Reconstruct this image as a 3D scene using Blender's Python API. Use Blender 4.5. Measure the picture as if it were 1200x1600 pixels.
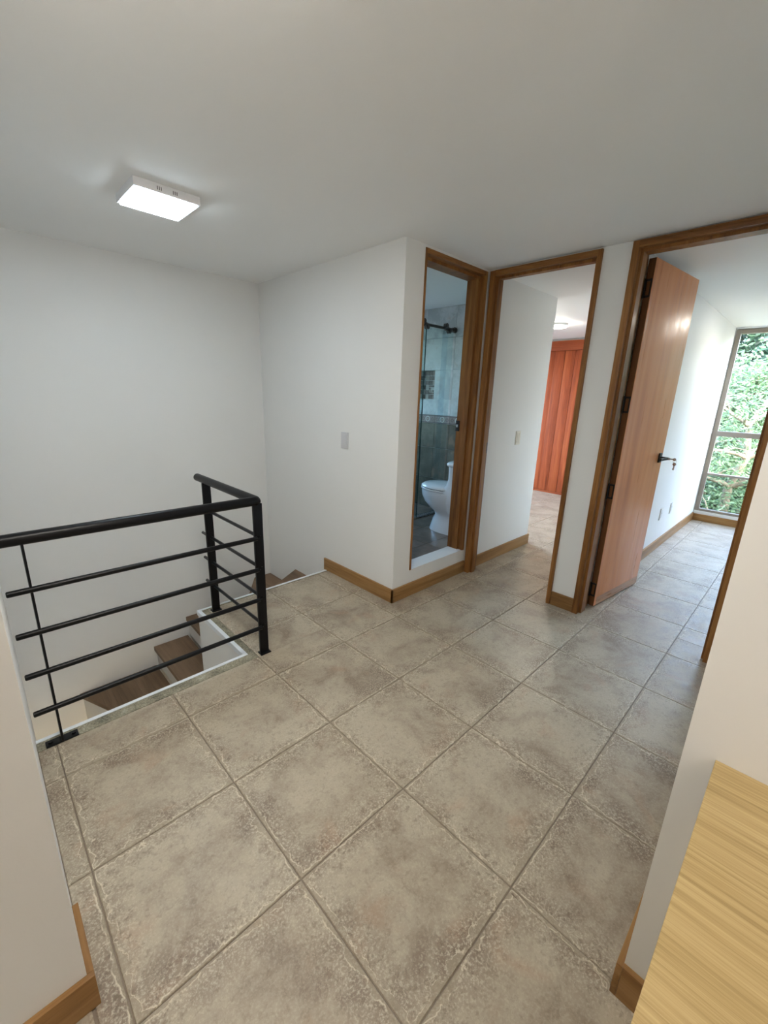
import bpy, bmesh, math, random
from mathutils import Vector, Matrix
for o in list(bpy.data.objects): bpy.data.objects.remove(o)
S = bpy.context.scene
COL = S.collection
R = math.radians
rnd = random.Random(7)

# ------------------------------------------------------------------ camera
cam = bpy.data.cameras.new('camera'); cam_o = bpy.data.objects.new('camera', cam); COL.objects.link(cam_o)
yaw, pit, roll = R(45.239), R(-15.595), R(1.9126)
fw = Vector((math.cos(pit)*math.cos(yaw), math.cos(pit)*math.sin(yaw), math.sin(pit)))
rt = fw.cross(Vector((0, 0, 1))).normalized(); up = rt.cross(fw)
r2 = rt*math.cos(roll) + up*math.sin(roll); u2 = up*math.cos(roll) - rt*math.sin(roll)
M = Matrix((r2, u2, -fw)).transposed().to_4x4(); M.translation = Vector((-0.0522, -1.710, 1.4238))
cam_o.matrix_world = M
cam.sensor_fit = 'VERTICAL'; cam.sensor_height = 24.0; cam.lens = 657.95/1600*24.0
cam.clip_start = 0.02; cam.clip_end = 200
S.camera = cam_o

# ------------------------------------------------------------------ world, sun, view
S.view_settings.view_transform = 'Standard'; S.view_settings.look = 'None'
S.view_settings.gamma = 1.0; S.view_settings.use_curve_mapping = False
S.view_settings.exposure = 1.28
w = bpy.data.worlds.new('sky'); S.world = w; w.use_nodes = True
wn = w.node_tree.nodes; wl = w.node_tree.links
bg = wn['Background']
sky = wn.new('ShaderNodeTexSky'); sky.sky_type = 'NISHITA'; sky.sun_disc = False
sky.sun_elevation = R(50); sky.sun_rotation = R(200); sky.air_density = 1.2; sky.dust_density = 2.5
wl.new(sky.outputs[0], bg.inputs[0]); bg.inputs[1].default_value = SKY_STRENGTH = 2.3
sun = bpy.data.lights.new('sun', 'SUN'); sun.energy = 5.0; sun.angle = R(1.0); sun.color = (1, .95, .86)
so = bpy.data.objects.new('sun', sun); COL.objects.link(so)
so.rotation_euler = Vector((0.45, 0.30, -0.95)).to_track_quat('-Z', 'Y').to_euler()

def portal(loc, rot, sx, sy):      # sampling aid for the sky through an opening, gives no light of its own
    l = bpy.data.lights.new('portal', 'AREA'); l.shape = 'RECTANGLE'; l.size = sx; l.size_y = sy
    l.cycles.is_portal = True
    o = bpy.data.objects.new('portal', l); COL.objects.link(o); o.location = loc; o.rotation_euler = rot
H = 2.29
portal((6.60, -1.75, 1.2), (0, R(90), 0), 2.2, 1.9)
portal((4.9, 3.02, 1.3), (R(-90), 0, 0), 2.0, 1.9)
portal((2.8, 3.02, 1.67), (R(-90), 0, 0), 1.0, 1.05)

LAMP_HALL = 17.0; FILL_DESK = 17.0; FILL_VIEW = 54.0; LAMP_ROOM = 80.0  # DESK and VIEW drive added fill lights outside the frame

# ------------------------------------------------------------------ helpers
def link(name, me, mat=None, parent=None, loc=(0, 0, 0), kind=None, label=None, rot=None):
    o = bpy.data.objects.new(name, me); COL.objects.link(o); o.location = loc
    if rot: o.rotation_euler = rot
    if mat is not None and me is not None and not me.materials: me.materials.append(mat)
    if parent is not None: o.parent = parent
    if kind: o['kind'] = kind
    if label: o['label'] = label
    return o
def thing(name, label, cat, loc=(0, 0, 0), rz=0.0, group=None):
    o = bpy.data.objects.new(name, None); COL.objects.link(o); o.location = loc; o.rotation_euler = (0, 0, rz)
    o.empty_display_size = .05
    o['label'] = label; o['category'] = cat
    if group: o['group'] = group
    return o
def setting(name, label=None):
    o = bpy.data.objects.new(name, None); COL.objects.link(o); o['kind'] = 'structure'; o.empty_display_size = .05
    if label: o['label'] = label
    return o
def bx(bm, lo, hi, bevel=0):
    lo = Vector(lo); hi = Vector(hi)
    v = [bm.verts.new((x, y, z)) for x in (lo.x, hi.x) for y in (lo.y, hi.y) for z in (lo.z, hi.z)]
    fs = [(0, 1, 3, 2), (4, 6, 7, 5), (0, 4, 5, 1), (2, 3, 7, 6), (0, 2, 6, 4), (1, 5, 7, 3)]
    f = [bm.faces.new([v[i] for i in q]) for q in fs]
    if bevel:
        e = {x for q in f for x in q.edges}
        bmesh.ops.bevel(bm, geom=list(e), offset=bevel, segments=2, profile=.7, affect='EDGES')
def fin(bm, name='m', smooth=False):
    bmesh.ops.recalc_face_normals(bm, faces=bm.faces)
    me = bpy.data.meshes.new(name); bm.to_mesh(me); bm.free()
    if smooth:
        for p in me.polygons: p.use_smooth = True
        try: me.set_sharp_from_angle(angle=R(smooth if smooth > 1 else 40))
        except Exception: pass
    return me
def box(name, lo, hi, mat, parent=None, bevel=0, **k):
    bm = bmesh.new(); bx(bm, lo, hi, bevel); return link(name, fin(bm, name, 35 if bevel else False), mat, parent, **k)
def boxes(name, lst, mat, parent=None, bevel=0, **k):
    bm = bmesh.new()
    for lo, hi in lst: bx(bm, lo, hi, bevel)
    return link(name, fin(bm, name), mat, parent, **k)
def cyl(bm, p, q, r, n=20, r2=None):
    p = Vector(p); q = Vector(q); d = q-p; L = d.length; r2 = r if r2 is None else r2
    m = Matrix.Translation((p+q)/2) @ d.to_track_quat('Z', 'Y').to_matrix().to_4x4()
    bmesh.ops.create_cone(bm, cap_ends=True, segments=n, radius1=r, radius2=r2, depth=L, matrix=m)
def tube(bm, pts, rad, n=14):
    pts = [Vector(p) for p in pts]; rad = rad if isinstance(rad, (list, tuple)) else [rad]*len(pts)
    rings = []; nrm = None
    for i, p in enumerate(pts):
        a = pts[max(i-1, 0)]; b = pts[min(i+1, len(pts)-1)]; t = (b-a).normalized()
        if nrm is None: nrm = t.orthogonal().normalized()
        nrm = (nrm - t*nrm.dot(t)).normalized(); bn = t.cross(nrm)
        k = 1.0
        if 0 < i < len(pts)-1:
            c = (pts[i]-pts[i-1]).normalized().dot((pts[i+1]-pts[i]).normalized()); k = 1
        rings.append([bm.verts.new(p + (nrm*math.cos(2*math.pi*j/n) + bn*math.sin(2*math.pi*j/n))*rad[i]*k) for j in range(n)])
    for a, b in zip(rings, rings[1:]):
        for j in range(n): bm.faces.new((a[j], a[(j+1) % n], b[(j+1) % n], b[j]))
    bm.faces.new(rings[0][::-1]); bm.faces.new(rings[-1])
def loft(bm, rings, n=40, e=2.0, flat_back=None):
    rr = []
    for (cx, cy, rx, ry, z) in rings:
        ring = []
        for j in range(n):
            t = 2*math.pi*j/n; c, s = math.cos(t), math.sin(t)
            x = cx+rx*math.copysign(abs(c)**(2/e), c); y = cy+ry*math.copysign(abs(s)**(2/e), s)
            ring.append(bm.verts.new((x, y, z)))
        rr.append(ring)
    for a, b in zip(rr, rr[1:]):
        for j in range(n): bm.faces.new((a[j], a[(j+1) % n], b[(j+1) % n], b[j]))
    bm.faces.new(rr[0][::-1]); bm.faces.new(rr[-1])
def prism(name, poly, z0, z1, mat, parent=None, bevel=0, **k):
    bm = bmesh.new()
    a = [bm.verts.new((x, y, z0)) for x, y in poly]; b = [bm.verts.new((x, y, z1)) for x, y in poly]
    n = len(poly)
    bm.faces.new(a[::-1]); bm.faces.new(b)
    for i in range(n): bm.faces.new((a[i], a[(i+1) % n], b[(i+1) % n], b[i]))
    if bevel: bmesh.ops.bevel(bm, geom=list(bm.edges), offset=bevel, segments=2, affect='EDGES')
    return link(name, fin(bm, name), mat, parent, **k)

# ------------------------------------------------------------------ materials
class N:
    def __init__(s, name):
        s.m = bpy.data.materials.new(name); s.m.use_nodes = True; s.t = s.m.node_tree
        s.b = s.t.nodes['Principled BSDF']; s.out = s.t.nodes['Material Output']
    def n(s, typ, **k):
        x = s.t.nodes.new('ShaderNode'+typ)
        for a, v in k.items(): setattr(x, a, v)
        return x
    def l(s, a, b): s.t.links.new(a, b)
    def noise(s, vec, scale, detail=4, rough=.5, dist=0, out=0):
        x = s.n('TexNoise'); x.inputs['Scale'].default_value = scale; x.inputs['Detail'].default_value = detail
        x.inputs['Roughness'].default_value = rough; x.inputs['Distortion'].default_value = dist
        if vec is not None: s.l(vec, x.inputs['Vector'])
        return x.outputs[out]
    def math(s, op, a, b=None, clamp=False):
        x = s.n('Math', operation=op, use_clamp=clamp)
        for i, v in enumerate((a, b)):
            if v is None: continue
            if isinstance(v, (int, float)): x.inputs[i].default_value = v
            else: s.l(v, x.inputs[i])
        return x.outputs[0]
    def ramp(s, f, stops):
        x = s.n('ValToRGB'); e = x.color_ramp.elements
        while len(e) < len(stops): e.new(.5)
        for i, (p, c) in enumerate(stops):
            e[i].position = p; e[i].color = (*c, 1) if len(c) == 3 else c
        s.l(f, x.inputs[0]); return x.outputs[0]
    def mr(s, f, a, b, c=0., d=1., smooth=True):
        x = s.n('MapRange'); x.interpolation_type = 'SMOOTHSTEP' if smooth else 'LINEAR'
        for i, v in enumerate((a, b, c, d)): x.inputs[i+1].default_value = v
        s.l(f, x.inputs[0]); return x.outputs[0]
    def mix(s, f, a, b, mode='MIX'):
        x = s.n('Mix', data_type='RGBA', blend_type=mode)
        if isinstance(f, (int, float)): x.inputs[0].default_value = f
        else: s.l(f, x.inputs[0])
        for i, v in ((6, a), (7, b)):
            if isinstance(v, tuple): x.inputs[i].default_value = (*v, 1)
            else: s.l(v, x.inputs[i])
        return x.outputs[2]
    def bump(s, h, strength=.3, dist=.002):
        x = s.n('Bump'); x.inputs['Strength'].default_value = strength; x.inputs['Distance'].default_value = dist
        s.l(h, x.inputs['Height']); s.l(x.outputs[0], s.b.inputs['Normal'])
    def coord(s, rand=0, scale=(1, 1, 1), rot=(0, 0, 0), which='Object'):
        tc = s.n('TexCoord'); v = tc.outputs[which]
        if rand:
            oi = s.n('ObjectInfo'); m = s.n('VectorMath', operation='SCALE'); c = s.n('CombineXYZ')
            c.inputs[0].default_value = 1; c.inputs[1].default_value = .37; c.inputs[2].default_value = .71
            s.l(c.outputs[0], m.inputs[0]); k = s.math('MULTIPLY', oi.outputs['Random'], rand); s.l(k, m.inputs['Scale'])
            a = s.n('VectorMath', operation='ADD'); s.l(v, a.inputs[0]); s.l(m.outputs[0], a.inputs[1]); v = a.outputs[0]
        mp = s.n('Mapping'); mp.inputs['Scale'].default_value = scale; mp.inputs['Rotation'].default_value = rot
        s.l(v, mp.inputs[0]); return mp.outputs[0]
def srgb(r, g, b): return tuple(((c/255)/12.92 if c/255 <= .04045 else ((c/255+.055)/1.055)**2.4) for c in (r, g, b))
def plain(name, c, rough=.5, metal=0, bumpn=None, spec=.5):
    s = N(name); s.b.inputs['Base Color'].default_value = (*c, 1); s.b.inputs['Roughness'].default_value = rough
    s.b.inputs['Metallic'].default_value = metal; s.b.inputs['Specular IOR Level'].default_value = spec
    v = s.coord()
    sc, st = bumpn or (60, .05)
    n_ = s.noise(v, sc, 4); s.bump(n_, st, .001)
    s.l(s.mr(n_, .2, .8, max(rough-.04, 0), min(rough+.06, 1)), s.b.inputs['Roughness'])
    return s.m
def paint(name, c):
    s = N(name); v = s.coord()
    a = s.noise(v, 1.3, 3); col = s.mix(a, tuple(x*.97 for x in c), tuple(min(x*1.02, 1) for x in c))
    s.l(col, s.b.inputs['Base Color']); s.b.inputs['Roughness'].default_value = .62; s.b.inputs['Specular IOR Level'].default_value = .25
    b1 = s.noise(v, 9, 3); b2 = s.noise(v, 160, 3)
    s.bump(s.math('ADD', s.math('MULTIPLY', b1, .8), s.math('MULTIPLY', b2, .12)), .25, .004)
    return s.m
def wood(name, c1, c2, c3, grain='z', sc=1.0, rough=.35, streak=1.0, rand=9, coat=0):
    s = N(name)
    st = {'x': (.9, 14, 14), 'y': (14, .9, 14), 'z': (14, 14, .9)}[grain]
    st = tuple(q*sc for q in st)
    v = s.coord(rand, st)
    a = s.noise(v, 1.0, 5, .55, .8); b = s.noise(v, 6.0, 5, .6, .3)
    big = s.noise(s.coord(rand, tuple(q*.18 for q in st)), 1.2, 3, .5, 1.0)
    f = s.math('ADD', s.math('MULTIPLY', a, .62), s.math('ADD', s.math('MULTIPLY', b, .30*streak), s.math('MULTIPLY', big, .22)))
    f = s.math('SUBTRACT', f, .07 + .15*(streak-1))
    s.l(s.ramp(f, [(.32, c1), (.5, c2), (.68, c3)]), s.b.inputs['Base Color'])
    s.l(s.mr(b, .3, .7, rough-.05, rough+.12), s.b.inputs['Roughness'])
    s.b.inputs['Specular IOR Level'].default_value = .24; s.b.inputs['Coat Weight'].default_value = coat*.3; s.b.inputs['Coat Roughness'].default_value = .18
    s.bump(b, .15, .001)
    return s.m

M_wall = paint('wall_paint_white', (.80, .80, .785))
M_ceil = paint('ceiling_paint', (.91, .91, .90))
M_trim = plain('white_metal_trim', (.78, .82, .86), .35)
M_black = plain('black_enamel', (.005, .005, .006), .34, bumpn=(2, .0), spec=.22)
M_blackm = plain('black_hardware', (.015, .014, .014), .3, .3)
M_oak = wood('oak_varnished_frame', srgb(92, 56, 26), srgb(138, 92, 48), srgb(168, 120, 68), 'z', 1.2, .42, coat=.1)
M_oakx = wood('oak_varnished_along_x', srgb(92, 56, 26), srgb(138, 92, 48), srgb(168, 120, 68), 'x', 1.2, .3, coat=.3)
M_oaky = wood('oak_varnished_along_y', srgb(92, 56, 26), srgb(138, 92, 48), srgb(168, 120, 68), 'y', 1.2, .3, coat=.3)
M_bbx = wood('baseboard_oak_along_x', srgb(112, 78, 44), srgb(152, 114, 70), srgb(176, 138, 92), 'x', 1.0, .4)
M_bby = wood('baseboard_oak_along_y', srgb(112, 78, 44), srgb(152, 114, 70), srgb(176, 138, 92), 'y', 1.0, .4)
M_leaf = wood('door_veneer', srgb(190, 118, 72), srgb(222, 150, 98), srgb(234, 170, 120), 'z', .45, .32, streak=.6, coat=.15)
M_edge = wood('door_edge_dark', srgb(84, 52, 30), srgb(110, 72, 44), srgb(128, 88, 56), 'z', 1.0, .4)
M_ward = wood('wardrobe_cedar', srgb(104, 44, 20), srgb(144, 66, 32), srgb(170, 90, 50), 'z', .8, .4)
M_wardy = wood('wardrobe_cedar_across', srgb(104, 44, 20), srgb(146, 68, 34), srgb(170, 90, 50), 'y', .8, .4)
M_tread = wood('tread_walnut_look', srgb(84, 66, 50), srgb(122, 98, 76), srgb(146, 122, 98), 'y', .55, .4)
M_china = plain('toilet_china', (.68, .68, .69), .08, bumpn=(5, .0))
M_plast = plain('switch_plastic', (.80, .79, .76), .35)
M_cond = plain('outlet_insert', (.70, .70, .70), .35)
M_slot = plain('dark_slot', (.05, .05, .05), .5)
M_steel = plain('steel', (.55, .55, .56), .28, 1)
M_bronze = plain('window_aluminium_bronze', (.27, .23, .19), .45, .0)
M_sill = plain('window_sill_white', (.75, .75, .73), .4)
M_rust = plain('rail_dark_steel', (.10, .09, .085), .3, .8)

def desk_mat():
    s = N('desk_laminate')
    v = s.coord(0, (150, 1.2, 150)); a = s.noise(v, 1.0, 6, .7, .1); b = s.noise(s.coord(0, (420, 6, 420)), 1.0, 3, .6)
    c = s.noise(s.coord(0, (20, .5, 20)), 1.0, 3, .5, .2)
    f = s.math('ADD', s.math('MULTIPLY', a, .55), s.math('ADD', s.math('MULTIPLY', b, .33), s.math('MULTIPLY', c, .12)))
    s.l(s.ramp(f, [(.34, srgb(138, 114, 70)), (.48, srgb(172, 147, 99)), (.62, srgb(190, 167, 120))]), s.b.inputs['Base Color'])
    s.b.inputs['Roughness'].default_value = .5; s.bump(b, .2, .0005); return s.m
M_desk = desk_mat()

def tile_mat(name, half=.2235, light=srgb(174, 163, 144), mid=srgb(158, 145, 127), dark=srgb(134, 119, 103), chips=True, rough=.42):
    s = N(name)
    tc = s.n('TexCoord'); o = tc.outputs['Object']
    v = s.coord(60)
    n1 = s.noise(v, 4.2, 8, .6, .5); n2 = s.noise(v, 14, 8, .68, .4); n3 = s.noise(v, 150, 5, .7); n4 = s.noise(v, 60, 6, .7, .4)
    f = s.math('ADD', s.math('MULTIPLY', n1, .68), s.math('MULTIPLY', n2, .34))
    sp = s.n('SeparateXYZ'); s.l(o, sp.inputs[0])
    ax = s.math('ABSOLUTE', sp.outputs[0]); ay = s.math('ABSOLUTE', sp.outputs[1])
    d = s.math('SUBTRACT', half, s.math('MAXIMUM', ax, ay))
    # towards the rim the tile is printed browner and more mottled
    rim = s.mr(s.math('ADD', d, s.math('MULTIPLY', s.math('SUBTRACT', n1, .5), .10)), .0, .11, 1, 0)
    f = s.math('SUBTRACT', f, s.math('MULTIPLY', rim, .055))
    col = s.ramp(f, [(.38, dark), (.47, mid), (.57, light), (.72, tuple(x*1.08 for x in light))])
    # rust tinge
    tinge = s.mr(s.noise(s.coord(33), 6, 4, .5, .5), .56, .74)
    col = s.mix(s.math('MULTIPLY', tinge, .35), col, srgb(168, 134, 108))
    if chips:
        lightspk = s.math('MULTIPLY', s.mr(n3, .46, .64), s.math('ADD', s.math('MULTIPLY', rim, .50), .22))
        darkspk = s.math('MULTIPLY', s.mr(n4, .48, .36), s.math('ADD', s.math('MULTIPLY', rim, .36), .26))
        col = s.mix(lightspk, col, srgb(206, 196, 176)); col = s.mix(darkspk, col, srgb(106, 92, 76))
        wav = s.noise(v, 22, 4, .55, .3); wav2 = s.noise(v, 5, 2)
        edge = s.math('ADD', .002, s.math('MULTIPLY', s.math('SUBTRACT', wav, .42), s.mr(wav2, .35, .65, .025, .10)))
        chip = s.mr(s.math('SUBTRACT', d, edge), .0, .0025, 1, 0)
        lipo = s.math('SUBTRACT', s.mr(s.math('SUBTRACT', d, edge), .002, .0065, 1, 0), chip)
        col = s.mix(s.math('MULTIPLY', chip, .6), col, srgb(158, 146, 126))
        lipm = s.mr(s.noise(v, 38, 3), .38, .52, .15, .9); col = s.mix(s.math('MULTIPLY', lipo, lipm), col, srgb(214, 203, 181))
        h = s.math('SUBTRACT', s.math('ADD', s.math('MULTIPLY', n4, .35), s.math('MULTIPLY', n3, .15)), s.math('MULTIPLY', chip, .9))
    else:
        h = s.math('MULTIPLY', n4, .02)
    s.l(col, s.b.inputs['Base Color'])
    s.l(s.mr(n2, .3, .7, rough-(.07 if chips else .01), rough+(.10 if chips else .01)), s.b.inputs['Roughness'])
    s.bump(h, .5, .0022)
    return s.m
M_tile = tile_mat('rustic_floor_tile')
M_grout = plain('grout_brown', srgb(132, 119, 104), .45, bumpn=(300, .2))
M_btile = tile_mat('bathroom_floor_tile', .16, srgb(128, 112, 98), srgb(110, 94, 82), srgb(92, 78, 68), False, .3)
M_dtile = tile_mat('bathroom_wall_tile_dark', .16, srgb(116, 110, 96), srgb(103, 97, 84), srgb(90, 84, 73), False, .22)
M_ltile = tile_mat('bathroom_wall_tile_light', .5, srgb(196, 200, 202), srgb(184, 188, 190), srgb(166, 170, 172), False, .25)

def mortar_mat():
    s = N('mortar_strip'); v = s.coord()
    a = s.noise(v, 120, 5, .7); b = s.noise(v, 14, 4)
    s.l(s.ramp(s.math('ADD', s.math('MULTIPLY', a, .6), s.math('MULTIPLY', b, .4)), [(.36, srgb(84, 82, 70)), (.52, srgb(146, 140, 120)), (.66, srgb(182, 178, 160))]), s.b.inputs['Base Color'])
    s.b.inputs['Roughness'].default_value = .8; s.bump(a, .6, .002); return s.m
M_mortar = mortar_mat()

def emit(name, c, st, rough=.4):
    s = N(name); s.b.inputs['Base Color'].default_value = (.9, .9, .9, 1)
    s.b.inputs['Emission Color'].default_value = (*c, 1); s.b.inputs['Emission Strength'].default_value = st
    g = s.noise(s.coord(), 3, 2); s.l(s.mr(g, 0, 1, rough, rough+.05), s.b.inputs['Roughness']); return s.m
def glass(name, tint, refl=1.0):
    s = N(name); s.t.nodes.remove(s.b)
    tr = s.n('BsdfTransparent'); tr.inputs[0].default_value = (*tint, 1)
    gl = s.n('BsdfGlossy'); gl.inputs['Roughness'].default_value = .02
    fr = s.n('Fresnel'); ge = s.n('NewGeometry')      # thin glass: both faces reflect like an outer face
    s.l(s.math('ADD', 1.45, s.math('MULTIPLY', ge.outputs['Backfacing'], 1/1.45-1.45)), fr.inputs[0])
    mx = s.n('MixShader'); s.l(s.math('MULTIPLY', fr.outputs[0], refl), mx.inputs[0]); s.l(tr.outputs[0], mx.inputs[1]); s.l(gl.outputs[0], mx.inputs[2])
    s.l(mx.outputs[0], s.out.inputs[0]); return s.m
M_glass = glass('window_glass', (.97, .98, .98))
M_glass_t = glass('balustrade_glass_tinted', (.62, .66, .68))
M_sglass = glass('shower_glass', (.86, .95, .95))
M_gedge = plain('shower_glass_edge', (.02, .05, .045), .2)
M_seal = glass('clear_seal_strip', (.90, .97, 1.0), 2.5)

# ================================================================== floor
floor = setting('floor', 'rustic beige-brown tiled floor with recessed grout joints')
g = floor
# grout bed / slab (L shape round the stair well, then the rooms)
ZS = -.22
boxes('slab', [((-2.4, -4.2, ZS), (2.9, .257, -.004)), ((.935, .262, ZS), (2.9, .911, -.004)), ((.869, .262, -.03), (.935, .911, -.004)),
               ((2.9, -4.2, ZS), (6.62, 3.1, -.004))], M_grout, floor)
T = .45; HW = .2235
holes_ok = []
full = None
def cell_clip(cx, cy, rects):
    out = []
    for (x0, y0, x1, y1) in rects:
        a0, b0, a1, b1 = max(cx-HW, x0), max(cy-HW, y0), min(cx+HW, x1), min(cy+HW, y1)
        if a1-a0 > .008 and b1-b0 > .008: out.append((a0, b0, a1, b1))
    return out
regions = [(-2.4, -4.2, -.0665, -.787), (-.0595, -4.2, .885, .20), (.885, -1.636, 1.914, .20), (.905, .20, 1.914, .90),
           (1.914, -1.636, 2.95, .164), (2.95, -.6, 3.92, .164), (3.92, -.6, 6.45, 2.9), (2.95, -3.2, 6.468, -.775)]
regions = [(-2.4, -4.2, -.0665, -.787), (-.0595, -4.2, .885, .20), (.885, -1.636, 2.95, .164), (.885, .164, 1.914, .20), (.905, .20, 1.914, .90),
           (2.95, -.6, 3.877, .164), (3.877, -.6, 6.45, 2.9), (2.95, -3.2, 6.468, -.775)]
def merge(rs):      # merge touching clips of one cell into larger rectangles where possible
    rs = rs[:]; ch = True
    while ch:
        ch = False
        for i in range(len(rs)):
            for j in range(len(rs)):
                if i == j: continue
                a, b = rs[i], rs[j]
                if abs(a[1]-b[1]) < 1e-6 and abs(a[3]-b[3]) < 1e-6 and abs(a[2]-b[0]) < 1e-6:
                    n_ = (a[0], a[1], b[2], a[3])
                elif abs(a[0]-b[0]) < 1e-6 and abs(a[2]-b[2]) < 1e-6 and abs(a[3]-b[1]) < 1e-6:
                    n_ = (a[0], a[1], a[2], b[3])
                else: continue
                rs = [r_ for k, r_ in enumerate(rs) if k not in (i, j)]+[n_]; ch = True; break
            if ch: break
    return rs
def tile_mesh(a0, b0, a1, b1, cx, cy):
    bm = bmesh.new(); x0, y0, x1, y1 = a0-cx, b0-cy, a1-cx, b1-cy
    e = .0018
    ring = lambda i, z: [bm.verts.new(p+(z,)) for p in ((x0+i, y0+i), (x1-i, y0+i), (x1-i, y1-i), (x0+i, y1-i))]
    A, B, C_ = ring(0, -.006), ring(0, -.0022), ring(e, 0)
    for P, Q in ((A, B), (B, C_)):
        for k in range(4): bm.faces.new((P[k], P[(k+1) % 4], Q[(k+1) % 4], Q[k]))
    bm.faces.new(C_)
    return fin(bm, 'tile')
for i in range(-6, 15):
    for j in range(-10, 7):
        cx, cy = (i+.5)*T, (j+.5)*T
        if i < -1 and cy > -.5: continue
        if cy < -3.2 and cx > .9: continue
        for (a0, b0, a1, b1) in merge(cell_clip(cx, cy, regions)):
            if (a1-a0) > 2*HW-.001 and (b1-b0) > 2*HW-.001:
                if full is None: full = tile_mesh(cx-HW, cy-HW, cx+HW, cy+HW, cx, cy)
                me = full
            else: me = tile_mesh(a0, b0, a1, b1, cx, cy)
            link('tile', me, M_tile, floor, (cx, cy, rnd.uniform(-.0004, .0002)))
# mortar rim and white edge trim round the stair well
boxes('mortar_strip', [((-.0595, .203, -.004), (.902, .258, -.001)), ((.868, .258, -.004), (.902, .912, -.001)), ((.902, .903, -.004), (1.913, .912, -.001))],
      M_mortar, floor, label='rough mortar strip beside the stair well edge')
edge = setting('trim_1', 'white metal edge trim round the stair well')
boxes('trim_strip', [((-.060, .258, -.03), (.868, .276, .002)), ((.846, .276, -.03), (.868, .930, .002)), ((.868, .912, -.03), (1.914, .930, .002))], M_trim, edge)

# stair core wall below the slab
core = boxes('wall_stair_core', [((.847, .277, -.60), (.94, .911, -.031)), ((.792, .277, -2.7), (.94, .932, -.60))], M_wall); core['kind'] = 'structure'
# ================================================================== walls
def wall(name, lst, mat=M_wall, label=None):
    o = boxes(name, lst, mat); o['kind'] = 'structure'
    if label: o['label'] = label
    return o
LO = -2.7
wall('wall_stair_back', [((-.3, 1.877, LO), (1.915, 2.0, H))], label='white wall behind the stair well')
wall('wall_stair_right', [((1.915, .165, -.0), (2.0, 2.0, H)), ((1.915, .165, LO), (2.0, 2.0, 0))], label='white wall with the light switch beside the stairs')
wall('wall_left', [((-2.4, -.787, 0), (-.061, -.66, H)), ((-.2, -.66, LO), (-.061, 1.877, H))], label='near white wall at the left edge')
# bathroom wall with the door 1 opening, X 2.078..2.772
wall('wall_bathroom_front', [((2.0, .165, 0), (2.083, .285, H)), ((2.083, .165, 0), (2.755, .285, .198)), ((2.083, .165, 2.277), (2.755, .285, H)),
                             ((2.755, .165, 0), (2.885, .285, H))], label='narrow white wall holding the raised bathroom doorway')
# wall with doors 2 and 3
wall('wall_right', [((2.78, -.765, 0), (2.90, -.600, H)), ((2.78, -.600, 2.282), (2.90, .165, H)), ((2.78, -1.56, 2.286), (2.93, -.765, H)),
                    ((2.78, -1.76, 0), (2.93, -1.56, H))], label='white wall pier between the two bedroom doorways')
wall('wall_corridor', [((2.885, .165, 0), (3.877, .285, H)), ((3.70, .285, 0), (3.877, 3.1, H))], label='white wall with the double switch inside the middle doorway')
wall('wall_partition', [((2.90, -.775, 0), (6.5, -.60, H))], label='long white bedroom wall behind the open door')
wall('wall_bedroom_end', [((6.47, -3.3, 0), (6.62, -2.7, H)), ((6.47, -2.7, 0), (6.62, -.778, .085)), ((6.47, -2.7, 2.275), (6.62, -.778, H)), ((6.47, -.778, 0), (6.62, -.6, H)),
                          ((6.47, -.6, 0), (6.62, 3.1, H))])
wall('wall_bedroom_side', [((2.78, -3.3, 0), (6.47, -3.2, H)), ((2.78, -3.2, 0), (2.93, -1.76, H))])
wall('wall_room_side', [((3.877, 2.95, 0), (4.0, 3.1, H)), ((4.0, 2.95, 0), (5.9, 3.1, .3)), ((4.0, 2.95, 2.2), (5.9, 3.1, H)), ((5.9, 2.95, 0), (6.47, 3.1, H))])
wall('wall_hall_side', [((.885, -1.76, 0), (2.78, -1.652, H)), ((.885, -4.2, 0), (1.0, -1.76, H))], label='near beige-white wall behind the desk')
wall('wall_behind', [((-2.4, -4.3, 0), (1.0, -4.2, H)), ((-2.52, -4.3, 0), (-2.4, -3.9, H)), ((-2.52, -3.9, 0), (-2.4, -1.3, H)),
                     ((-2.52, -1.3, 0), (-2.4, -.66, H))])
wall('wall_shaft', [((-.3, .15, LO-.1), (2.0, 2.0, LO)), ((-.3, -1.3, LO), (-.2, 2.0, 0)), ((.94, -1.2, LO), (2.0, -1.1, ZS-.001)), ((1.915, -1.1, LO), (2.0, .165, ZS-.001))])
ce = box('ceiling', (-2.52, -4.3, H), (6.62, 3.1, H+.15), M_ceil); ce['kind'] = 'structure'; ce['label'] = 'smooth off-white ceiling'

# ================================================================== baseboards
def bb(name, lo, hi, ax, label=None):
    o = box(name, lo, hi, M_bbx if ax == 'x' else M_bby, bevel=.002); o['kind'] = 'structure'
    if label: o['label'] = label
BH = .10
bb('baseboard_stair', (1.901, .151, .0), (1.915, .952, BH), 'y', 'wooden baseboard under the light switch')
bb('baseboard_bathroom', (1.901, .151, .0), (2.766, .165, BH), 'x', 'wooden baseboard below the raised bathroom sill')
bb('baseboard_corridor', (2.885, .151, .0), (3.879, .165, BH), 'x', 'wooden baseboard inside the middle doorway')
bb('baseboard_corridor_end', (3.877, .151, .0), (3.891, 2.95, BH), 'y')
bb('baseboard_pier', (2.766, -.762, .0), (2.780, -.603, BH), 'y', 'short wooden baseboard on the pier between doorways')
bb('baseboard_bedroom', (2.99, -.789, .0), (6.455, -.775, BH), 'x', 'wooden baseboard along the bedroom wall')
bb('baseboard_window', (6.455, -3.2, .0), (6.470, -.777, .085), 'y', 'wooden baseboard under the tall window')
bb('baseboard_left', (-2.4, -.801, .0), (-.047, -.787, BH), 'x', 'wooden baseboard on the near left wall')
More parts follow.
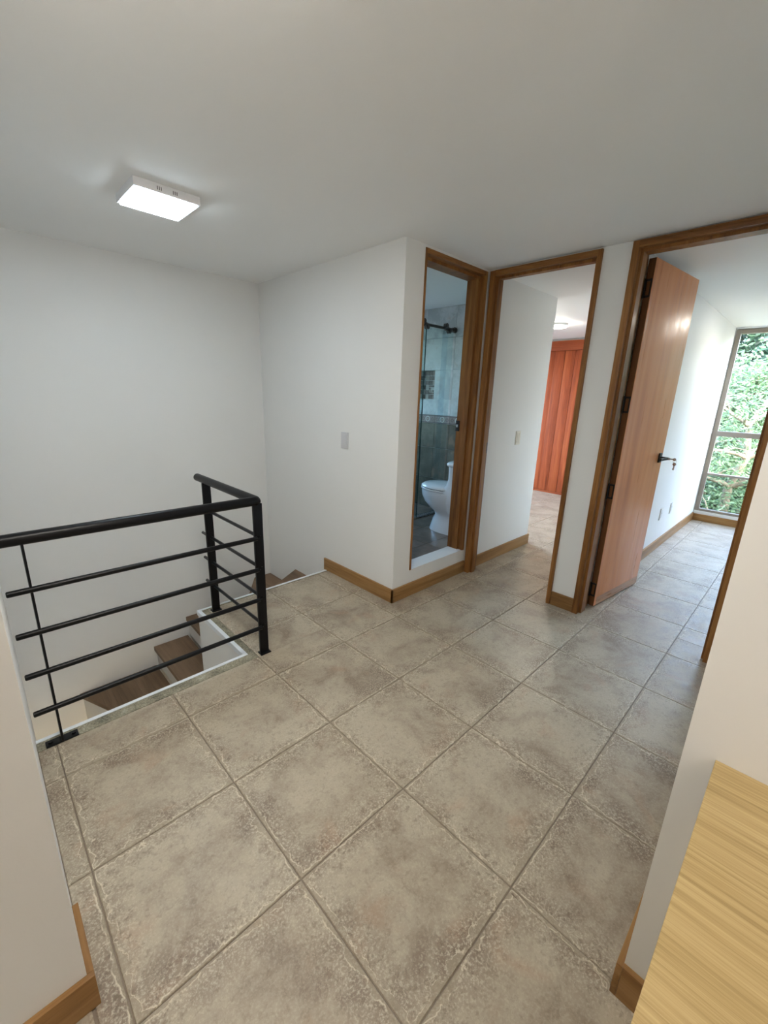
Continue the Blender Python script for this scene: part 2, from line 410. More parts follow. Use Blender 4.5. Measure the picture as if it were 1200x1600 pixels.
bb('baseboard_left_return', (-.061, -.787, .0), (-.047, -.60, BH), 'y', 'short wooden baseboard round the left wall corner')
bb('baseboard_right', (.871, -4.2, .0), (.885, -1.652, BH+.005), 'y', 'dark wooden baseboard at the foot of the near right wall')
bb('baseboard_right_return', (.871, -1.652, .0), (2.78, -1.638, BH+.005), 'x')

# ================================================================== door frames
def stopd(bm, *a): bx(bm, *a)
# door 1 : bathroom
d1 = setting('door_1', 'narrow varnished wooden door frame of the raised bathroom')
box('jamb', (2.084, .160, .199), (2.099, .300, 2.275), M_oak, d1, .002)
box('jamb', (2.728, .160, .199), (2.754, .300, 2.275), M_oak, d1, .002)
box('head', (2.099, .160, 2.246), (2.728, .300, 2.275), M_oakx, d1, .002)
boxes('door_stop', [((2.099, .205, .199), (2.110, .300, 2.246)), ((2.709, .205, .199), (2.728, .300, 2.246)), ((2.110, .205, 2.228), (2.709, .300, 2.246))], M_oak, d1)
box('strike_plate', (2.703, .270, 1.165), (2.7095, .303, 1.245), M_blackm, d1, .001, label='black strike plate')
box('latch_tongue', (2.699, .280, 1.195), (2.7035, .296, 1.215), M_steel, d1, .001)
box('sill', (2.100, .163, .198), (2.708, .29, .2025), M_sill, d1)
# door 2 : middle room
d2 = setting('door_2', 'varnished wooden frame of the middle doorway')
box('jamb', (2.768, .112, 0), (2.885, .152, 2.280), M_oak, d2, .003)
box('jamb', (2.762, -.600, 0), (2.900, -.572, 2.280), M_oak, d2, .003)
box('head', (2.762, -.572, 2.244), (2.900, .112, 2.280), M_oaky, d2, .003)
boxes('door_stop', [((2.80, .097, 0), (2.845, .112, 2.244)), ((2.80, -.572, 0), (2.845, -.556, 2.244)), ((2.80, -.556, 2.228), (2.845, .097, 2.244))], M_oak, d2)
box('strike_plate', (2.858, .1095, 1.0), (2.880, .1125, 1.085), M_blackm, d2, .001, label='small black strike plate')
# door 3 : bedroom
d3 = setting('door_3', 'varnished frame and open veneered door of the right bedroom')
box('jamb', (2.762, -.795, 0), (2.950, -.760, 2.284), M_oak, d3, .003)
box('jamb', (2.762, -1.560, 0), (2.935, -1.513, 2.284), M_oak, d3, .003)
box('head', (2.762, -1.513, 2.247), (2.935, -.795, 2.284), M_oaky, d3, .003)
boxes('door_stop', [((2.80, -.811, 0), (2.87, -.795, 2.247)), ((2.80, -1.513, 0), (2.87, -1.500, 2.247)), ((2.80, -1.500, 2.231), (2.87, -.811, 2.247))], M_oak, d3)
box('strike_plate', (2.885, -1.5135, .45), (2.925, -1.510, .72), M_steel, d3, .001, label='pale metal strip on the right jamb')
lf = bpy.data.objects.new('door_leaf', None); COL.objects.link(lf); lf.parent = d3; lf.location = (2.957, -.797, .012)
ang = math.atan2(-.080, .699); lf.rotation_euler = (0, 0, ang)
LW_, LH, LT = .706, 2.222, .040
box('leaf_panel', (.0012, -LT, 0), (LW_, -.0, LH), M_leaf, lf, .0015)
box('leaf_edge', (-.001, -LT+.001, .001), (.0012, -.001, LH-.001), M_edge, lf, label='darker hinge edge of the door')
box('bottom_rail', (.03, -LT-.0012, .004), (LW_-.003, -LT, .062), wood('rail_veneer', srgb(150, 104, 70), srgb(186, 142, 100), srgb(204, 160, 120), 'x', .8, .3, coat=.4), lf)
box('hinge_stile', (.004, -LT-.0012, .004), (.028, -LT, LH-.004), M_leaf, lf)
for zc in (2.062, 1.398, .838, .124):
    bm = bmesh.new()
    bx(bm, (-.004, -LT+.002, zc-.05), (-.001, -.002, zc-.038)); bx(bm, (-.004, -LT+.002, zc+.038), (-.001, -.002, zc+.05))
    bx(bm, (-.004, -LT+.002, zc-.038), (-.001, -LT+.010, zc+.038)); bx(bm, (-.004, -.010, zc-.038), (-.001, -.002, zc+.038))
    cyl(bm, (-.008, -.001, zc-.052), (-.008, -.001, zc+.052), .006, 10)
    link('hinge', fin(bm), M_blackm, lf, label='black hinge')
hx, hz = .650, 1.025
bm = bmesh.new()
bx(bm, (hx-.022, -LT-.010, hz-.035), (hx+.022, -LT, hz+.035), .003)
cyl(bm, (hx, -LT-.008, hz), (hx, -LT-.05, hz), .011, 16)
bx(bm, (hx-.125, -LT-.060, hz-.010), (hx+.012, -LT-.046, hz+.010), .004)
link('door_handle', fin(bm, smooth=40), M_blackm, lf, label='black lever handle')
bm = bmesh.new(); cyl(bm, (hx, -LT-.045, hz), (hx, -LT-.070, hz), .009, 16)
link('key_cylinder', fin(bm, smooth=40), M_steel, lf)
bm = bmesh.new(); bx(bm, (hx-.022, 0, hz-.035), (hx+.022, .010, hz+.035), .003); cyl(bm, (hx, .01, hz), (hx, .05, hz), .011, 12); bx(bm, (hx-.12, .046, hz-.01), (hx+.012, .06, hz+.01), .004)
link('door_handle', fin(bm, smooth=40), M_blackm, lf)
# key hanging at the lock
kd = Vector((math.cos(ang), math.sin(ang), 0)); kn = Vector((math.sin(ang), -math.cos(ang), 0))
kp = Vector((2.957, -.797, .012)) + kd*hx + kn*(LT+.070) + Vector((0, 0, hz))
key = thing('key_ring', 'small steel keys hanging from the open bedroom door lock', 'key', kp, ang)
bm = bmesh.new(); bx(bm, (-.001, -.022, -.004), (.001, .0, .004)); bmesh.ops.create_cone(bm, cap_ends=True, segments=16, radius1=.011, radius2=.011, depth=.002, matrix=Matrix.Translation((0, -.03, 0)) @ Matrix.Rotation(R(90), 4, 'Y'))
link('inserted_key', fin(bm), M_steel, key)
bm = bmesh.new(); tube(bm, [(0, -.034+.012*math.cos(t), -.012+.012*math.sin(t)) for t in [k*math.pi/8 for k in range(17)]], .0011, 6)
link('ring', fin(bm), M_steel, key)
bm = bmesh.new(); bmesh.ops.create_cone(bm, cap_ends=True, segments=16, radius1=.012, radius2=.012, depth=.002, matrix=Matrix.Translation((.003, -.034, -.034)) @ Matrix.Rotation(R(90), 4, 'Y')); bx(bm, (.002, -.038, -.078), (.004, -.030, -.034)); bx(bm, (.002, -.030, -.074), (.004, -.026, -.066))
link('hanging_key', fin(bm), M_steel, key)

# ================================================================== bedroom window
win = setting('window_1', 'tall bronze-framed bedroom window looking onto trees')
X0, X1 = 6.475, 6.535; YA, YB = -2.68, -.782; ZB, ZT = .125, 2.268
def mull(name, lo, hi, m=M_bronze): box(name, lo, hi, m, win, .003)
mull('frame_side', (X0, YB-.045, ZB), (X1, YB, ZT)); mull('frame_side', (X0, YA, ZB), (X1, YA+.045, ZT))
mull('frame_top', (X0, YA+.045, ZT-.045), (X1, YB-.045, ZT)); mull('frame_bottom', (X0, YA+.045, ZB), (X1, YB-.045, ZB+.03))
mull('transom', (X0-.012, YA+.045, 1.065), (X1, YB-.045, 1.125)); mull('transom', (X0, YA+.045, .585), (X1, YB-.045, .61))
mull('mullion', (X0, -1.75, ZB+.03), (X1, -1.71, ZT-.045))
box('pane', (6.50, YA+.04, 1.12), (6.506, YB-.04, ZT-.04), M_glass, win); box('pane', (6.50, YA+.04, .605), (6.506, YB-.04, 1.07), M_glass, win)
box('pane', (6.50, YA+.04, ZB+.02), (6.506, YB-.04, .59), M_glass_t, win, label='darker tinted lower pane')
box('window_sill', (6.466, -2.70, .086), (6.62, -.776, ZB), M_sill, win, .002)

# ================================================================== stairs
ST = thing('staircase', 'wooden winder staircase going down with white risers', 'stairs', (0, 0, 0))
ZTR = [-.157, -.352, -.535, -.715, -.895, -1.245, -1.425]
# nosing lines of the winders, (outer end, inner end); a step lies between two of them
NOS = [((1.913, .935), (1.0, .935)), ((1.913, 1.407), (1.06, .935)), ((1.74, 1.875), (1.075, .935)), ((1.070, 1.875), (1.045, .935)),
       ((.790, 1.875), (.792, .935)), ((.240, 1.875), (.630, .935)), ((-.060, 1.42), (.630, .935)), ((-.060, .938), (.50, .938))]
CRN = {1: (1.913, 1.875), 5: (-.060, 1.875)}
def tread_poly(k):
    (o0, i0), (o1, i1) = NOS[k], NOS[k+1]
    P = [i0, o0] + ([CRN[k]] if k in CRN else []) + [o1, i1]
    Q = []
    for p in P:
        if not Q or (Vector(p)-Vector(Q[-1])).length > .004: Q.append(p)
    if (Vector(Q[0])-Vector(Q[-1])).length < .004: Q.pop()
    return Q
for k in range(7):
    poly = tread_poly(k); z = ZTR[k]
    if k == 4:    # the broad tread shows its boards
        xs = [.85, .60, .43, .20]
        tr = bpy.data.objects.new('tread', None); COL.objects.link(tr); tr.parent = ST
        P = [Vector((x, y, 0)) for x, y in poly]
        for q in range(3):
            bm = bmesh.new(); va = [bm.verts.new((p.x, p.y, z-.035)) for p in P]; vb = [bm.verts.new((p.x, p.y, z)) for p in P]
            bm.faces.new(va[::-1]); bm.faces.new(vb)
            for i_ in range(len(P)): bm.faces.new((va[i_], va[(i_+1) % len(P)], vb[(i_+1) % len(P)], vb[i_]))
            for xx, sg in ((xs[q]-.0008, 1), (xs[q+1]+.0008, -1)):
                bmesh.ops.bisect_plane(bm, geom=bm.verts[:]+bm.edges[:]+bm.faces[:], plane_co=(xx, 0, 0), plane_no=(sg, 0, 0), clear_outer=True)
                bmesh.ops.holes_fill(bm, edges=[e_ for e_ in bm.edges if e_.is_boundary])
            if bm.faces: link('board', fin(bm), M_tread, tr)
            else: bm.free()
    else:
        prism('tread', poly, z-.035, z, M_tread, ST)
    if k < 6:     # riser set 2 cm back under the nosing
        o_, i_ = Vector(NOS[k+1][0]), Vector(NOS[k+1][1]); d_ = (o_-i_).normalized(); back = Vector((d_.y, -d_.x))
        o_ = o_-d_*.004
        a0, a1 = back*.018, back*.030
        if k == 1: o_ = o_-d_*.02
        pts4 = [i_+a0, o_+a0, o_+a1, i_+a1]
        pts4 = [(min(max(p.x, -.06), 1.912), min(max(p.y, .935), 1.875)) for p in pts4]
        prism('riser', pts4, ZTR[k+1]+.0005, z-.036, M_wall, ST, label='white riser')
prism('riser', [(.945, .9165), (1.912, .9165), (1.912, .930), (.945, .930)], ZTR[0], -.031, M_wall, ST, label='white riser')
# lower straight flight continuing towards -Y under the hall
for k in range(7):
    y1 = .934 - k*.25; z = -1.60-k*.155
    box('tread', (-.060, y1-.27, z-.035), (.785, y1, z), M_tread, ST)
    box('riser', (-.060, y1-.012, z), (.785, y1, z+.12), M_wall, ST)
wall('wall_lower_flight', [((.792, -1.2, LO), (.94, .277, ZS-.001)), ((-.2, -1.2, LO), (-.061, -.66, ZS-.001)), ((-.2, -1.3, LO-.1), (.94, .15, LO)), ((-.2, -1.3, -.95), (.94, -1.2, ZS-.001))])  # last box: unseen blocker added to cut skylight reaching the stair pit

# ================================================================== railing
RL = thing('stair_railing', 'black metal stair railing with round handrail and four bars', 'railing', (.5, .5, 0))
off = Vector((-.5, -.5, 0))
def V(x, y, z): return (x-.5, y-.5, z)
HR = .882
bm = bmesh.new(); tube(bm, [V(-.060, .218, HR), V(.935, .218, HR), V(.944, .220, HR), V(.946, .229, HR), V(.946, .985, HR)], .0235, 24)
link('handrail', fin(bm, smooth=50), M_black, RL)
bx_ = lambda name, lo, hi, b=.002, **k: box(name, V(*lo), V(*hi), M_black, RL, b, **k)
bx_('post', (.921, .212, .006), (.971, .226, HR-.015))
bx_('post', (.921, .851, .006), (.971, .865, HR-.015))
bx_('post', (.0185, .196, .006), (.0265, .240, HR-.018), .0015)
bx_('base_plate', (.917, .196, 0), (.977, .240, .006)); bx_('base_plate', (.915, .836, 0), (.977, .880, .006))
bm = bmesh.new(); bx(bm, V(-.033, .198, 0), V(.077, .238, .007), .003); link('base_plate', fin(bm), M_black, RL)
for (a, b) in ((-.017, .218), (.061, .218)):
    bm = bmesh.new(); cyl(bm, V(a, b, .007), V(a, b, .013), .0085, 6); link('bolt', fin(bm), M_black, RL)
for z in (.687, .513, .340, .172):
    bm = bmesh.new(); tube(bm, [V(-.049, .2015, z), V(-.046, .2015, z), V(.926, .2015, z), V(.929, .2015, z)], [.008, .0115, .0115, .0115], 14)
    link('bar', fin(bm, smooth=40), M_black, RL)
    bm = bmesh.new(); tube(bm, [V(.951, .206, z), V(.951, .985, z), V(.951, .9885, z)], [.0095, .0095, .007], 14)
    link('bar', fin(bm, smooth=40), M_black, RL)
# bar ends need the post faces they are welded to

# ================================================================== ceiling lights
CL = thing('ceiling_light', 'square white flush ceiling light glowing over the stairs', 'ceiling light', (.775, .705, H))
box('housing', (-.142, -.137, -.036), (.142, .137, 0), plain('lamp_housing_white', (.8, .8, .82), .35), CL, .003)
box('diffuser', (-.131, -.126, -.043), (.131, .126, -.0362), emit('lamp_diffuser_cool', (.76, .90, 1.0), LAMP_HALL), CL, .002)
for x in (-.045, -.037, -.029, .022, .030, .038):
    box('vent_slot', (x-.0015, -.1376, -.026), (x+.0015, -.1368, -.012), M_slot, CL)
def round_light(label, loc, r, st, c):
    t = thing('ceiling_light', label, 'ceiling light', loc)
    bm = bmesh.new(); loft(bm, [(0, 0, r, r, 0), (0, 0, r, r, -.02), (0, 0, r*.97, r*.97, -.026)], 36); link('housing', fin(bm, smooth=40), M_plast, t)
    bm = bmesh.new(); loft(bm, [(0, 0, r*.93, r*.93, -.0262), (0, 0, r*.92, r*.92, -.034), (0, 0, r*.85, r*.85, -.040)], 36)
    link('diffuser', fin(bm, smooth=40), emit('lamp_diffuser_warm', c, st), t)
round_light('round flush ceiling light glowing in front of the red wardrobe', (5.15, .73, H), .11, LAMP_ROOM, (1, .93, .78))
round_light('round flush ceiling light in the right bedroom', (5.2, -1.50, H), .13, 32, (1, .93, .82))
gl_ = thing('fill_globe', 'added unseen white globe fill light hanging behind the viewer', 'fill light', (-.25, -3.0, H))  # unseen globe added behind the camera to fill near walls and ceiling
bm = bmesh.new(); cyl(bm, (0, 0, -.02), (0, 0, 0), .05, 24); link('canopy', fin(bm, smooth=40), M_plast, gl_)
bm = bmesh.new(); cyl(bm, (0, 0, -.15), (0, 0, -.02), .006, 12); link('stem', fin(bm, smooth=40), M_plast, gl_)
bm = bmesh.new(); bmesh.ops.create_uvsphere(bm, u_segments=32, v_segments=16, radius=.12, matrix=Matrix.Translation((0, 0, -.265))); link('globe', fin(bm, smooth=60), emit('globe_warm', (1, .87, .74), FILL_DESK), gl_)
round_light('added off-frame round fill light in the hall just ahead of the viewer', (.3, -.9, H), .14, FILL_VIEW, (1, .95, .87))  # added lamp, kept above the frame, brightens hall floor and walls

# ================================================================== switches and outlets
def plate(name, label, cat, loc, rz, w_, h_, gang, mat=M_plast, group=None, toggles=True):
    t = thing(name, label, cat, loc, rz, group)            # plate faces local -Y
    box('plate', (-w_/2, -.008, -h_/2), (w_/2, 0, h_/2), mat, t, .002)
    for i in range(gang):
        ww = (w_-.024)/gang; x = -w_/2+.012+ww*(i+.5)
        if toggles: box('rocker', (x-ww/2+.002, -.012, -h_/2+.018), (x+ww/2-.002, -.0081, h_/2-.018), mat, t, .0015)
        else:
            box('socket_insert', (x-ww/2+.002, -.0095, -h_/2+.018), (x+ww/2-.002, -.0081, h_/2-.018), M_cond, t, .001)
            for sx in (-.007, .007): box('pin_hole', (x+sx-.0015, -.0100, .004), (x+sx+.0015, -.0096, .016), M_slot, t)
    return t
plate('light_switch', 'white single light switch on the wall by the stairs', 'light switch', (1.915, .70, 1.092), R(-90), .076, .118, 1, plain('switch_grey_white', (.60, .60, .62), .4))
plate('light_switch', 'white double light switch inside the middle doorway', 'light switch', (3.447, .165, 1.09), 0, .074, .118, 2, plain('switch_ivory', (.74, .70, .60), .4))
plate('power_outlet', 'white wall outlet nearer the open bedroom door', 'outlet', (4.72, -.775, .376), 0, .08, .118, 1, toggles=False)
plate('power_outlet', 'white wall outlet nearer the bedroom window', 'outlet', (5.11, -.775, .376), 0, .08, .118, 1, toggles=False)

# ================================================================== desk
DK = thing('desk', 'pale straight-grained wooden desk against the near right wall', 'desk', (.60, -2.4, 0))
box('desktop', (-.42, -.70, .732), (.284, .697, .762), M_desk, DK, .0015)
M_deskl = plain('desk_side_laminate', srgb(176, 152, 104), .5)
box('side_panel', (-.36, .60, 0), (.265, .625, .732), M_deskl, DK, .001); box('side_panel', (-.36, -.66, 0), (.265, -.635, .732), M_deskl, DK, .001)
box('modesty_panel', (.240, -.635, .35), (.262, .60, .732), M_deskl, DK, .001)

# ================================================================== wardrobe
WD = thing('wardrobe', 'reddish cedar built-in wardrobe with plank sliding doors', 'wardrobe', (6.45, 1.1, 0))
WH = 2.262
box('carcass', (-.0, -1.60, .0), (.018, 1.80, WH), plain('wardrobe_inside', srgb(90, 48, 30), .6), WD)
box('header', (-.05, -1.60, WH-.135), (-.002, 1.80, WH), M_wardy, WD, .002)
box('plinth', (-.03, -1.60, 0), (-.002, 1.80, .025), M_wardy, WD, .001)
y = -1.60; k = 0
while y < 1.79:
    if k % 6 == 0:
        dr = bpy.data.objects.new('sliding_door', None); COL.objects.link(dr); dr.parent = WD; xo = -.036 if (k//6) % 2 else -.020
    box('plank', (xo, y+.0025, .028), (xo+.016, min(y+.150, 1.80)-.0025, WH-.137), M_ward, dr, .002)
    y += .150; k += 1

# ================================================================== bathroom
fb = setting('floor_bathroom', 'dim brown tiled bathroom floor')
boxes('bed', [((2.0, .286, .0), (3.60, 2.9, .188))], M_grout, fb)
for i in range(5):
    for j in range(9):
        cx, cy = 2.12+i*.33+.005, .29+j*.33
        a0, a1 = max(cx-.1635, 2.002), min(cx+.1635, 3.598); b0, b1 = max(cy-.1635, .287), min(cy+.1635, 2.89)
        if a1-a0 < .01 or b1-b0 < .01: continue
        link('tile', tile_mesh(a0, b0, a1, b1, cx, cy), M_btile, fb, (cx, cy, .2))
wb = setting('wall_bathroom', 'two-tone tiled bathroom wall with border and niche')
NY0, NY1, NZ0, NZ1 = 1.276, 1.560, 1.390, 1.686
boxes('wall_body', [((3.61, .286, .0), (3.70, 2.9, 1.142)), ((3.612, .286, 1.142), (3.70, NY0, H)), ((3.612, NY1, 1.142), (3.70, 2.9, H)),
                    ((3.612, NY0, 1.142), (3.70, NY1, NZ0)), ((3.612, NY0, NZ1), (3.70, NY1, H)), ((3.688, NY0, NZ0), (3.70, NY1, NZ1))],
      plain('tile_joint_white', srgb(190, 192, 188), .6), wb)
# light upper cladding in courses, leaving the niche open
def clad(name, y0, y1, z0, z1, m):
    me_ = bmesh.new(); bx(me_, (3.600, y0+.001, z0+.001), (3.6115, y1-.001, z1-.001)); return link(name, fin(me_), m, wb)
ys = [.287+.0]+[.66+.38*k for k in range(6)]+[2.89]
for y0, y1 in zip(ys, ys[1:]):
    for z0, z1 in ((1.228, NZ0), (NZ0, NZ1), (NZ1, 2.0), (2.0, H)):
        segs = [(y0, y1)]
        if (z0, z1) == (NZ0, NZ1):
            segs = [s_ for s_ in ((y0, min(y1, NY0)), (max(y0, NY1), y1)) if s_[1]-s_[0] > .01]
        for s0, s1 in segs: clad('light_tile', s0, s1, z0, z1, M_ltile)
def dark_clad(y0, y1, z0, z1, m, name='dark_tile'):
    bm_ = bmesh.new(); bx(bm_, (3.600, -(y1-y0)/2+.0015, -(z1-z0)/2+.0015), (3.6095, (y1-y0)/2-.0015, (z1-z0)/2-.0015), .001)
    return link(name, fin(bm_), m, wb, (0, (y0+y1)/2, (z0+z1)/2))
def border_mat():
    s = N('border_tile_print'); tc = s.n('TexCoord'); sp = s.n('SeparateXYZ'); s.l(tc.outputs['Object'], sp.inputs[0])
    yy, zz = sp.outputs[1], sp.outputs[2]
    r_ = s.math('SQRT', s.math('ADD', s.math('POWER', s.math('ABSOLUTE', yy), 2), s.math('POWER', s.math('ABSOLUTE', zz), 2)))
    ring = s.math('LESS_THAN', s.math('ABSOLUTE', s.math('SUBTRACT', r_, .026)), .004)
    ring2 = s.math('LESS_THAN', r_, .009)
    ay = s.math('ABSOLUTE', yy); dd = s.math('ABSOLUTE', s.math('SUBTRACT', s.math('ADD', s.math('ABSOLUTE', s.math('SUBTRACT', ay, .066)), s.math('ABSOLUTE', zz)), .018))
    dia = s.math('LESS_THAN', dd, .004)
    bar = s.math('GREATER_THAN', s.math('ABSOLUTE', zz), .033)
    base = s.mix(s.noise(s.coord(5), 40, 4), srgb(112, 100, 98), srgb(140, 126, 120))
    c = s.mix(bar, base, srgb(84, 74, 76)); c = s.mix(ring, c, srgb(196, 190, 184)); c = s.mix(ring2, c, srgb(170, 150, 136)); c = s.mix(dia, c, srgb(92, 74, 70))
    s.l(c, s.b.inputs['Base Color']); s.b.inputs['Roughness'].default_value = .3; return s.m
M_bord = border_mat()
yv = [.287] + [.44+.2*k for k in range(12)] + [2.85]
for y0, y1 in zip(yv, yv[1:]):
    for z0, z1 in ((.201, .54), (.54, .875), (.875, 1.140)): dark_clad(y0, y1, z0, z1, M_dtile)
    dark_clad(y0, y1, 1.140, 1.227, M_bord, 'border_tile')
# niche mosaic
cols = [srgb(60, 52, 50), srgb(92, 82, 78), srgb(128, 120, 114), srgb(150, 146, 142), srgb(84, 70, 66), srgb(170, 168, 164), srgb(112, 98, 92)]
nm = [plain('mosaic_%s' % n_, c, .25) for n_, c in zip(('umber', 'taupe', 'stone', 'pearl', 'cocoa', 'ash', 'clay'), cols)]
bm = bmesh.new(); st_ = .0470
for i in range(6):
    for j in range(6):
        y0, z0 = NY0+.001+i*st_, NZ0+.001+j*.0490
        if rnd.random() < .25:
            for a in (0, 1):
                for b in (0, 1):
                    q0 = len(bm.faces); bx(bm, (3.683, y0+a*.0235+.001, z0+b*.0245+.001), (3.688, y0+a*.0235+.0215, z0+b*.0245+.0225)); mi = rnd.randrange(7)
                    bm.faces.ensure_lookup_table()
                    for f_ in bm.faces[q0:]: f_.material_index = mi
        else:
            q0 = len(bm.faces); bx(bm, (3.682, y0+.001, z0+.001), (3.688, y0+st_-.002, z0+.047)); mi = rnd.randrange(7)
            bm.faces.ensure_lookup_table()
            for f_ in bm.faces[q0:]: f_.material_index = mi
me = fin(bm)
for m_ in nm: me.materials.append(m_)
link('mosaic', me, None, wb, kind='stuff', label='brown and grey mosaic lining the shower niche')
wall('wall_bathroom_side', [((2.0, 2.9, 0), (3.70, 3.0, 1.15)), ((2.0, 2.9, 2.2), (3.70, 3.0, H)), ((2.0, 2.9, 1.15), (2.3, 3.0, 2.2)), ((3.3, 2.9, 1.15), (3.70, 3.0, 2.2)), ((1.99, 2.0, 0), (2.0, 2.9, H))], M_ltile)

# toilet
TL = thing('toilet', 'white one-piece toilet seen through the bathroom doorway', 'toilet', (3.065, .292, .2))
bm = bmesh.new()
loft(bm, [(0, .265, .128, .205, 0), (0, .265, .122, .200, .02), (0, .262, .105, .180, .10), (0, .258, .092, .160, .145), (0, .262, .098, .166, .175), (0, .282, .128, .205, .215),
          (0, .300, .160, .240, .265), (0, .308, .180, .260, .325), (0, .308, .186, .264, .365), (0, .308, .184, .264, .385)], 48, 2.2)
link('bowl', fin(bm, smooth=60), M_china, TL)
bm = bmesh.new()
loft(bm, [(0, .13, .13, .125, .20), (0, .14, .165, .135, .30), (0, .17, .172, .165, .386), (0, .155, .166, .150, .42), (0, .132, .160, .128, .46), (0, .120, .165, .116, .52), (0, .116, .178, .112, .60), (0, .116, .184, .112, .640)], 48, 3.2)
link('tank', fin(bm, smooth=60), M_china, TL)
bm = bmesh.new(); loft(bm, [(0, .118, .190, .116, .6405), (0, .118, .200, .122, .648), (0, .118, .200, .122, .662), (0, .118, .188, .112, .673)], 48, 3.4)
link('tank_lid', fin(bm, smooth=60), M_china, TL)
bm = bmesh.new(); loft(bm, [(0, .345, .186, .226, .3865), (0, .345, .190, .230, .392), (0, .345, .190, .230, .402), (0, .345, .187, .227, .4055)], 48, 2.2)
link('seat', fin(bm, smooth=60), M_china, TL)
bm = bmesh.new(); loft(bm, [(0, .343, .184, .224, .4095), (0, .343, .190, .230, .414), (0, .343, .188, .228, .424), (0, .343, .165, .204, .437), (0, .343, .08, .11, .443)], 48, 2.2)
link('seat_lid', fin(bm, smooth=60), M_china, TL)
bm = bmesh.new(); loft(bm, [(0, .343, .180, .220, .4055), (0, .343, .180, .220, .4095)], 40, 2.2); link('seat_bumper', fin(bm), M_slot, TL)
bm = bmesh.new(); cyl(bm, (0, .118, .673), (0, .118, .679), .022, 20); link('flush_button', fin(bm, smooth=40), M_steel, TL)

# shower screen
SH = thing('shower_screen', 'frameless sliding shower screen of clear glass on a dark rail', 'shower screen', (3.0, 1.05, .2))
def W(x, y, z): return (x-3.0, y-1.05, z-.2)
bm = bmesh.new(); tube(bm, [W(2.01, 1.05, 2.06), W(3.592, 1.05, 2.06)], .014, 16); link('rail', fin(bm, smooth=40), M_rust, SH)
for x in (2.005, 3.598):
    bm = bmesh.new(); s_ = 1 if x < 3 else -1; cyl(bm, W(x, 1.05, 2.06), W(x+s_*.016, 1.05, 2.06), .028, 24); cyl(bm, W(x+s_*.016, 1.05, 2.06), W(x+s_*.045, 1.05, 2.06), .020, 20); link('wall_flange', fin(bm, smooth=40), M_rust, SH)
box('sliding_glass', W(2.30, 1.022, .215), W(3.13, 1.030, 2.025), M_sglass, SH)
box('glass_edge', W(3.13, 1.0215, .215), W(3.1335, 1.0305, 2.025), M_gedge, SH, label='dark green glass edge')
box('fixed_glass', W(2.95, 1.062, .215), W(3.592, 1.070, 2.045), M_sglass, SH)
box('seal_strip', W(3.42, 1.058, .215), W(3.50, 1.0615, 2.045), M_seal, SH, label='pale translucent seal strip')
box('bottom_track', W(2.002, 1.012, .2005), W(3.598, 1.075, .214), M_steel, SH, .001)
for x, zo in ((2.42, 0), (3.09, 0), (3.14, 0), (3.42, 0), (3.47, 0)):
    zc = 2.078 if x in (2.42, 3.09, 3.42) else 2.036
    bm = bmesh.new(); cyl(bm, W(x, 1.012, zc), W(x, 1.042, zc), .023, 24); cyl(bm, W(x, 1.004, zc), W(x, 1.012, zc), .014, 16)
    link('roller', fin(bm, smooth=40), M_rust, SH)
for x in (3.115, 3.445):
    bm = bmesh.new(); cyl(bm, W(x, 1.05, 2.06), W(x+.035, 1.05, 2.06), .021, 20); link('rail_clamp', fin(bm, smooth=40), M_rust, SH)

# ================================================================== outdoors
gd = box('ground', (6.8, -30, -2.9), (60, 30, -2.8), plain('garden_ground', srgb(96, 92, 70), .9, bumpn=(3, .6))); gd['kind'] = 'structure'
def leaf_mat(name, c1, c2):
    s = N(name); v = s.coord(); a = s.noise(v, 2.2, 4); b = s.noise(v, 17, 2)
    s.l(s.mix(s.math('ADD', s.math('MULTIPLY', a, .5), s.math('MULTIPLY', b, .5)), c1, c2), s.b.inputs['Base Color'])
    s.b.inputs['Roughness'].default_value = .4
    tl = s.n('BsdfTranslucent'); tl.inputs[0].default_value = (*[x*1.4 for x in c2], 1)
    mx = s.n('MixShader'); mx.inputs[0].default_value = .3; s.l(s.b.outputs[0], mx.inputs[1]); s.l(tl.outputs[0], mx.inputs[2]); s.l(mx.outputs[0], s.out.inputs[0]); return s.m
L1 = leaf_mat('leaf_bright', (.025, .06, .03), (.10, .17, .075)); L2 = leaf_mat('leaf_deep', (.010, .028, .018), (.035, .08, .045))
def bark(name, a, b):
    s = N(name); v = s.coord(0, (6, 6, 1.5)); n_ = s.noise(v, 3, 6, .6, .5)
    s.l(s.mix(n_, a, b), s.b.inputs['Base Color']); s.b.inputs['Roughness'].default_value = .85; s.bump(n_, .6, .02); return s.m
BK = bark('bark_pale', srgb(84, 72, 58), srgb(150, 136, 116)); BK2 = bark('bark_dark', srgb(60, 50, 38), srgb(110, 94, 74))
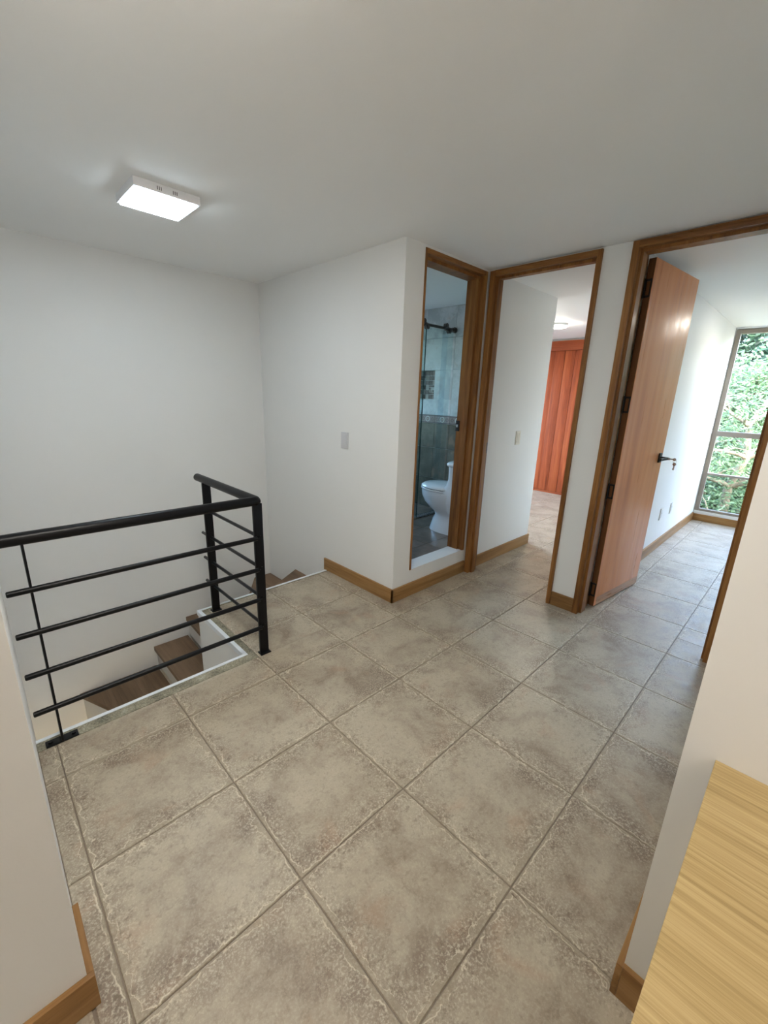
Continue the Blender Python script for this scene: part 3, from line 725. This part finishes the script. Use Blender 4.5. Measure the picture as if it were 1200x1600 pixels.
def tree(label, base, height, spread, nleaf, lm, bk, seed, lean=(0, 0), group=None, low=.25, size=.09, tr=.16):
    q = random.Random(seed); t = thing('tree', label, 'tree', base, 0, group)
    bm = bmesh.new(); top = Vector((lean[0], lean[1], height*.8)); pts = [Vector((0, 0, 0))]
    for k in range(1, 9):
        f = k/8; pts.append(top*f + Vector((q.uniform(-.12, .12), q.uniform(-.12, .12), 0)))
    tube(bm, pts, [tr*(1-.75*k/8) for k in range(9)], 10); link('trunk', fin(bm, smooth=60), bk, t)
    tips = []
    for k in range(15):
        f = q.uniform(low, .95); p0 = pts[int(f*8)]
        az = q.uniform(0, 2*math.pi); L = spread*q.uniform(.55, 1.0)*(1.15-.5*f)
        d_ = Vector((math.cos(az), math.sin(az), q.uniform(.1, .7)))
        bp = [p0]; cur = p0.copy()
        for s_ in range(5):
            cur = cur + d_*L/5; d_ = (d_+Vector((q.uniform(-.3, .3), q.uniform(-.3, .3), q.uniform(-.2, .15)))); d_.normalize(); bp.append(cur.copy())
            tips.append(cur.copy())
        bm = bmesh.new(); tube(bm, bp, [tr*.5*(1-f*.4)*(1-.8*s_/5) for s_ in range(6)], 7)
        for s_ in (2, 3, 4):      # twigs
            d2_ = Vector((q.uniform(-1, 1), q.uniform(-1, 1), q.uniform(-.2, .8))).normalized()
            e_ = bp[s_]+d2_*L*.35; tube(bm, [bp[s_], (bp[s_]+e_)/2+Vector((0, 0, .05)), e_], [tr*.12, tr*.08, tr*.03], 5); tips.append(e_)
        link('branch', fin(bm, smooth=60), bk, t)
    vs, fs = [], []
    for _ in range(nleaf):
        c = q.choice(tips); sg = spread*.20
        p = c + Vector((q.gauss(0, sg), q.gauss(0, sg), q.gauss(0, sg*.75)))
        a = Vector((q.uniform(-1, 1), q.uniform(-1, 1), q.uniform(-.6, .6))).normalized(); b = a.orthogonal().normalized(); b = (b + a.cross(b)*q.uniform(-1, 1)).normalized()
        l_ = size*q.uniform(.6, 1.3); w_ = l_*.42; n0 = len(vs); mid_ = a.cross(b)*l_*.12
        vs += [p, p+a*l_*.5+b*w_*.5+mid_, p+a*l_, p+a*l_*.5-b*w_*.5+mid_]; fs += [(n0, n0+1, n0+2), (n0, n0+2, n0+3)]
    me = bpy.data.meshes.new('foliage'); me.from_pydata([tuple(v_) for v_ in vs], [], fs); link('foliage', me, lm, t, kind='stuff')
    return t
tree('bright green tree nearest the bedroom window', (9.5, -.62, -2.8), 5.6, 1.7, 5500, L1, BK, 11, (.3, -.3), low=.5, size=.085, tr=.13)
tree('tree with pale trunk left of the nearest tree', (12.2, .35, -2.8), 6.4, 2.0, 14000, L1, BK, 5, (-.3, -.9), low=.35, size=.13, tr=.2)
tree('dark green tree low behind the nearest tree', (12.8, -2.6, -2.8), 6.0, 2.2, 15000, L2, BK2, 8, (.2, .5), low=.15, size=.14, tr=.2)
for k, (x, y, lb) in enumerate([(16.5, .8, 'leftmost of the big trees far beyond the window'), (17.5, -3.4, 'middle one of the big trees far beyond the window'), (16, -7.4, 'rightmost of the big trees far beyond the window')]):
    tree(lb, (x, y, -2.8), 9.4, 3.6, 24000, L2 if k != 1 else L1, BK2, 20+k, low=.12, size=.28, tr=.26, group='trees far beyond the bedroom window')
